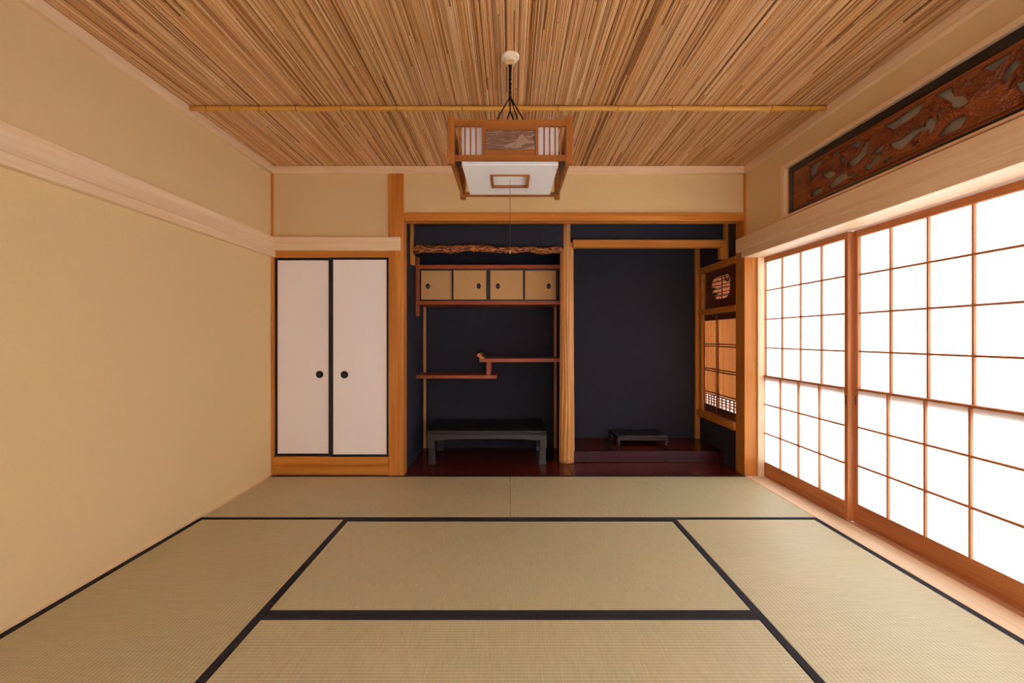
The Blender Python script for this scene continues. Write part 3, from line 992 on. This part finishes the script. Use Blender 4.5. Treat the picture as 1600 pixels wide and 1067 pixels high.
def table_leg(xo, sx, yo, sy):
    up = [(0, 0.248), (0, 0.148), (0.004, 0.137), (0.050, 0.137), (0.055, 0.150), (0.055, 0.248)]
    lo = [(0.008, 0.137), (0.006, 0.024), (0.002, 0.012), (0.002, 0.0), (0.064, 0.0), (0.064, 0.012), (0.060, 0.024), (0.058, 0.137)]
    leg = prism('leg', [(xo + sx * a, b) for a, b in up], 'y', yo, yo + sy * 0.055, TABLE_BLACK, tb, 0.002)
    prism('lower_leg', [(xo + sx * a, b) for a, b in lo], 'y', yo + sy * 0.011, yo + sy * 0.060, TABLE_BLACK, leg, 0.002)
for xo, sx in ((tx0, 1), (tx1, -1)):
    for yo, sy in ((ty0 + .001, 1), (ty1 - .001, -1)):
        table_leg(xo, sx, yo, sy)

# ------------------------------------------------------------------ small display stand on the platform
ds = empty('display_stand', (1.197, 4.385, 0.0945), 'small dark display stand with curved feet on the raised platform', 'stand')
sx0, sx1, sy0, sy1, sb = 0.968, 1.428, 4.225, 4.53, 0.0942
box('stand_top', sx0, sx1, sy0, sy1, sb + .084, sb + .094, STAND_BLACK, ds, 0.003, 2)
box('inset_panel', sx0 + .03, sx1 - .03, sy0 + .03, sy1 - .03, sb + .094, sb + .0955, LACQUER, ds, 0.0005)
box('waist', sx0 + .012, sx1 - .012, sy0 + .012, sy1 - .012, sb + .074, sb + .084, LACQUER, ds, 0.001)
box('moulding', sx0 + .004, sx1 - .004, sy0 + .004, sy1 - .004, sb + .066, sb + .074, STAND_BLACK, ds, 0.002, 2)
for a, b in ((sy0 + .006, sy0 + .018), (sy1 - .018, sy1 - .006)):
    prism('apron', [(sx0 + .02, sb + .066), (sx0 + .02, sb + .046), (sx0 + .05, sb + .052), (sx1 - .05, sb + .052), (sx1 - .02, sb + .046), (sx1 - .02, sb + .066)], 'y', a, b, STAND_BLACK, ds, 0.001)
for a, b in ((sx0 + .006, sx0 + .018), (sx1 - .018, sx1 - .006)):
    prism('apron', [(sy0 + .02, sb + .066), (sy0 + .02, sb + .046), (sy0 + .05, sb + .052), (sy1 - .05, sb + .052), (sy1 - .02, sb + .046), (sy1 - .02, sb + .066)], 'x', a, b, STAND_BLACK, ds, 0.001)
for cx_, ox in ((sx0, 1), (sx1, -1)):
    for cy_, oy_ in ((sy0, 1), (sy1, -1)):
        def q(a, z): return (cx_ + ox * a, cy_ + oy_ * a, sb + z)
        tube('foot', [q(.018, .066), q(.010, .052), q(.011, .038), q(.020, .022), q(.020, .011), q(.012, .005), q(.011, .0005)],
             [.017, .016, .012, .0085, .0085, .012, .012], STAND_BLACK, ds, 10)

# ------------------------------------------------------------------ hanging lamp
lp = empty('hanging_lamp', (0, 2.217, ZC), 'square wooden lattice lamp with white shade hanging from the reed ceiling', 'lamp')
LY, HW = 2.217, 0.262
LZ0, LZ1 = 1.808, 2.008
ps = 0.028
for sx_ in (-1, 1):
    for sy_ in (-1, 1):
        cx_, cy_ = sx_ * (HW - ps / 2), LY + sy_ * (HW - ps / 2)
        box('post', cx_ - ps / 2, cx_ + ps / 2, cy_ - ps / 2, cy_ + ps / 2, LZ0, LZ1, LAMP_WOOD['z'], lp, 0.002)

def side_piece(name, side, u0, u1, d0, d1, z0, z1, mats, parent=lp, bevel=0.001):
    """u runs along the side, d is the depth from its outer face inwards."""
    if side == 0:   # towards the viewer
        return box(name, u0, u1, LY - HW + d0, LY - HW + d1, z0, z1, mats['x'] if isinstance(mats, dict) else mats, parent, bevel)
    if side == 1:
        return box(name, u0, u1, LY + HW - d1, LY + HW - d0, z0, z1, mats['x'] if isinstance(mats, dict) else mats, parent, bevel)
    if side == 2:
        return box(name, -HW + d0, -HW + d1, LY + u0, LY + u1, z0, z1, mats['y'] if isinstance(mats, dict) else mats, parent, bevel)
    return box(name, HW - d1, HW - d0, LY + u0, LY + u1, z0, z1, mats['y'] if isinstance(mats, dict) else mats, parent, bevel)

LV = {'x': LAMP_WOOD['z'], 'y': LAMP_WOOD['z']}
IN = HW - ps
for sd in range(4):
    side_piece('top_rail', sd, -IN, IN, 0.006, 0.018, 1.966, 1.994, LAMP_WOOD)
    side_piece('bottom_rail', sd, -IN, IN, 0.006, 0.018, 1.822, 1.846, LAMP_WOOD)
    side_piece('panel_rail', sd, -0.105, 0.105, 0.004, 0.016, 1.950, 1.966, LAMP_WOOD)
    side_piece('panel_rail', sd, -0.105, 0.105, 0.004, 0.016, 1.846, 1.866, LAMP_WOOD)
    side_piece('centre_panel', sd, -0.106, 0.106, 0.008, 0.014, 1.866, 1.950, LAMP_PANEL)
    for s_ in (-1, 1):
        a, b = sorted((s_ * 0.106, s_ * 0.119))
        side_piece('lattice_stile', sd, a, b, 0.001, 0.018, 1.842, 1.978, LV)
        for k in range(4):
            c_ = s_ * (0.1425 + k * 0.0232)
            side_piece('slat', sd, c_ - .0032, c_ + .0032, 0.002, 0.0058, 1.842, 1.978, LV, lp, 0.0005)
# carved landscape on the centre panels
for sd, yy in ((0, LY - HW + .0078), (1, LY + HW - .0078)):
    dlt = 0.0022 if sd == 0 else -0.0022
    def pr(pts): prism('carved_relief', [(a, 1.866 + b) for a, b in pts], 'y', yy - dlt, yy, LAMP_RELIEF, lp)
    pr([(-0.028, 0.012), (0.0, 0.028), (0.022, 0.034), (0.030, 0.046), (0.040, 0.060), (0.050, 0.068), (0.058, 0.060), (0.066, 0.050), (0.076, 0.042), (0.104, 0.036), (0.104, 0.028), (0.070, 0.026), (0.045, 0.020), (0.050, 0.012), (0.02, 0.008)])
    pr([(-0.020, 0.003), (0.06, 0.006), (0.085, 0.014), (0.104, 0.018), (0.104, 0.003)])
    pr([(0.06, 0.056), (0.085, 0.060), (0.104, 0.070), (0.104, 0.062), (0.085, 0.053)])
    pr([(-0.103, 0.072), (-0.06, 0.076), (-0.02, 0.074), (-0.06, 0.071)])
# white shade box
dz0, dz1, dw = 1.820, 1.985, 0.207
hw2 = 0.079
t_ = 0.003
shade = empty('shade', (0, LY, dz0)); shade.parent = lp; shade.location = Vector((0, LY, dz0)) - lp.location
for args in ((-dw, dw, LY - dw, LY - dw + t_), (-dw, dw, LY + dw - t_, LY + dw), (-dw, -dw + t_, LY - dw + t_, LY + dw - t_), (dw - t_, dw, LY - dw + t_, LY + dw - t_)):
    box('shade_side', *args, dz0, dz1, ACRYLIC, shade, 0.001)
holed('shade_bottom', [(-dw + t_, LY - dw + t_), (dw - t_, LY - dw + t_), (dw - t_, LY + dw - t_), (-dw + t_, LY + dw - t_)],
      [[(-hw2, LY - hw2), (hw2, LY - hw2), (hw2, LY + hw2), (-hw2, LY + hw2)]], 'z', dz0 + .0005, dz0 + .0035, ACRYLIC, shade)
box('shade_top', -dw, dw, LY - dw, LY + dw, dz1, dz1 + .004, ACRYLIC, shade, 0.001)
box('inner_diffuser', -hw2, hw2, LY - hw2, LY + hw2, dz0 + .008, dz0 + .011, ACRYLIC, shade, 0)
fw = 0.012
box('opening_frame', -hw2 - fw, hw2 + fw, LY - hw2 - fw, LY - hw2, dz0 - .004, dz0 + .012, LAMP_WOOD['x'], lp, 0.001)
box('opening_frame', -hw2 - fw, hw2 + fw, LY + hw2, LY + hw2 + fw, dz0 - .004, dz0 + .012, LAMP_WOOD['x'], lp, 0.001)
box('opening_frame', -hw2 - fw, -hw2, LY - hw2, LY + hw2, dz0 - .004, dz0 + .012, LAMP_WOOD['y'], lp, 0.001)
box('opening_frame', hw2, hw2 + fw, LY - hw2, LY + hw2, dz0 - .004, dz0 + .012, LAMP_WOOD['y'], lp, 0.001)
# rose, connector, cord, hangers, pull cord
lathe('ceiling_rose', [(0.044, 0.0), (0.044, -0.010), (0.040, -0.016), (0.026, -0.017), (0.024, -0.024), (0.020, -0.025)], (0, LY, ZC + .006), 'z', ROSE, lp, 32)
box('connector', -0.022, 0.022, LY - .014, LY + .014, ZC - .040, ZC - .018, SCREW, lp, 0.003)
tube('cord', [(0, LY, ZC - .036), (0.001, LY, 2.33), (-0.001, LY, 2.27), (0, LY, 2.215)], [.010, .004, .0035, .004], CORD, lp, 8)
for s_ in (0.0, math.pi):
    tube('cord_twist', [(0.0042 * math.cos(z * 150 + s_), LY + 0.0042 * math.sin(z * 150 + s_), z) for z in np.linspace(2.372, 2.215, 60)], 0.0034, CORD, lp, 6)
for (hx, hy, ztop) in ((-.10, -.10, 2.222), (.10, -.10, 2.222), (-.045, -.10, 2.145), (.045, -.10, 2.145), (.085, .06, 2.222)):
    tube('hanger', [(0, LY + (.0 if ztop > 2.2 else -.02), ztop), (hx * .5, LY + hy * .5, (ztop + 1.988) / 2 + .004), (hx, LY + hy, 1.988)], 0.0030, CORD, lp, 6)
tube('hanger', [(0, LY, 2.218), (0, LY - .02, 2.145)], 0.004, CORD, lp, 6)
tube('pull_cord', [(0, LY, dz0 + .008), (0, LY, 1.65), (0, LY, 1.492)], 0.0011, PULL_RIM, lp, 5)
lathe('pull_knob', [(0.001, 0.012), (0.0025, 0.008), (0.003, 0.0), (0.002, -0.006), (0.001, -0.008)], (0, LY, 1.484), 'z', SCREW, lp, 10)

# ------------------------------------------------------------------ outside the screens
tag(box('ground_outside', -8.0, 14.0, -12.0, 14.0, -0.55, -0.45, GRAVEL, bevel=0), 'pale gravel ground outside the paper screens', 'ground', kind=S)
tag(box('roof_eave', 2.12, 3.0, -2.0, 6.5, 2.42, 2.50, EAVE, bevel=0), 'roof eave outside above the paper screens', 'roof', kind=S)
tag(box('wall_outer', 2.10, 2.16, YR - 0.1, 3.9, -0.45, -0.05, EAVE, bevel=0), 'foundation wall below the paper screens', 'wall', kind=S)
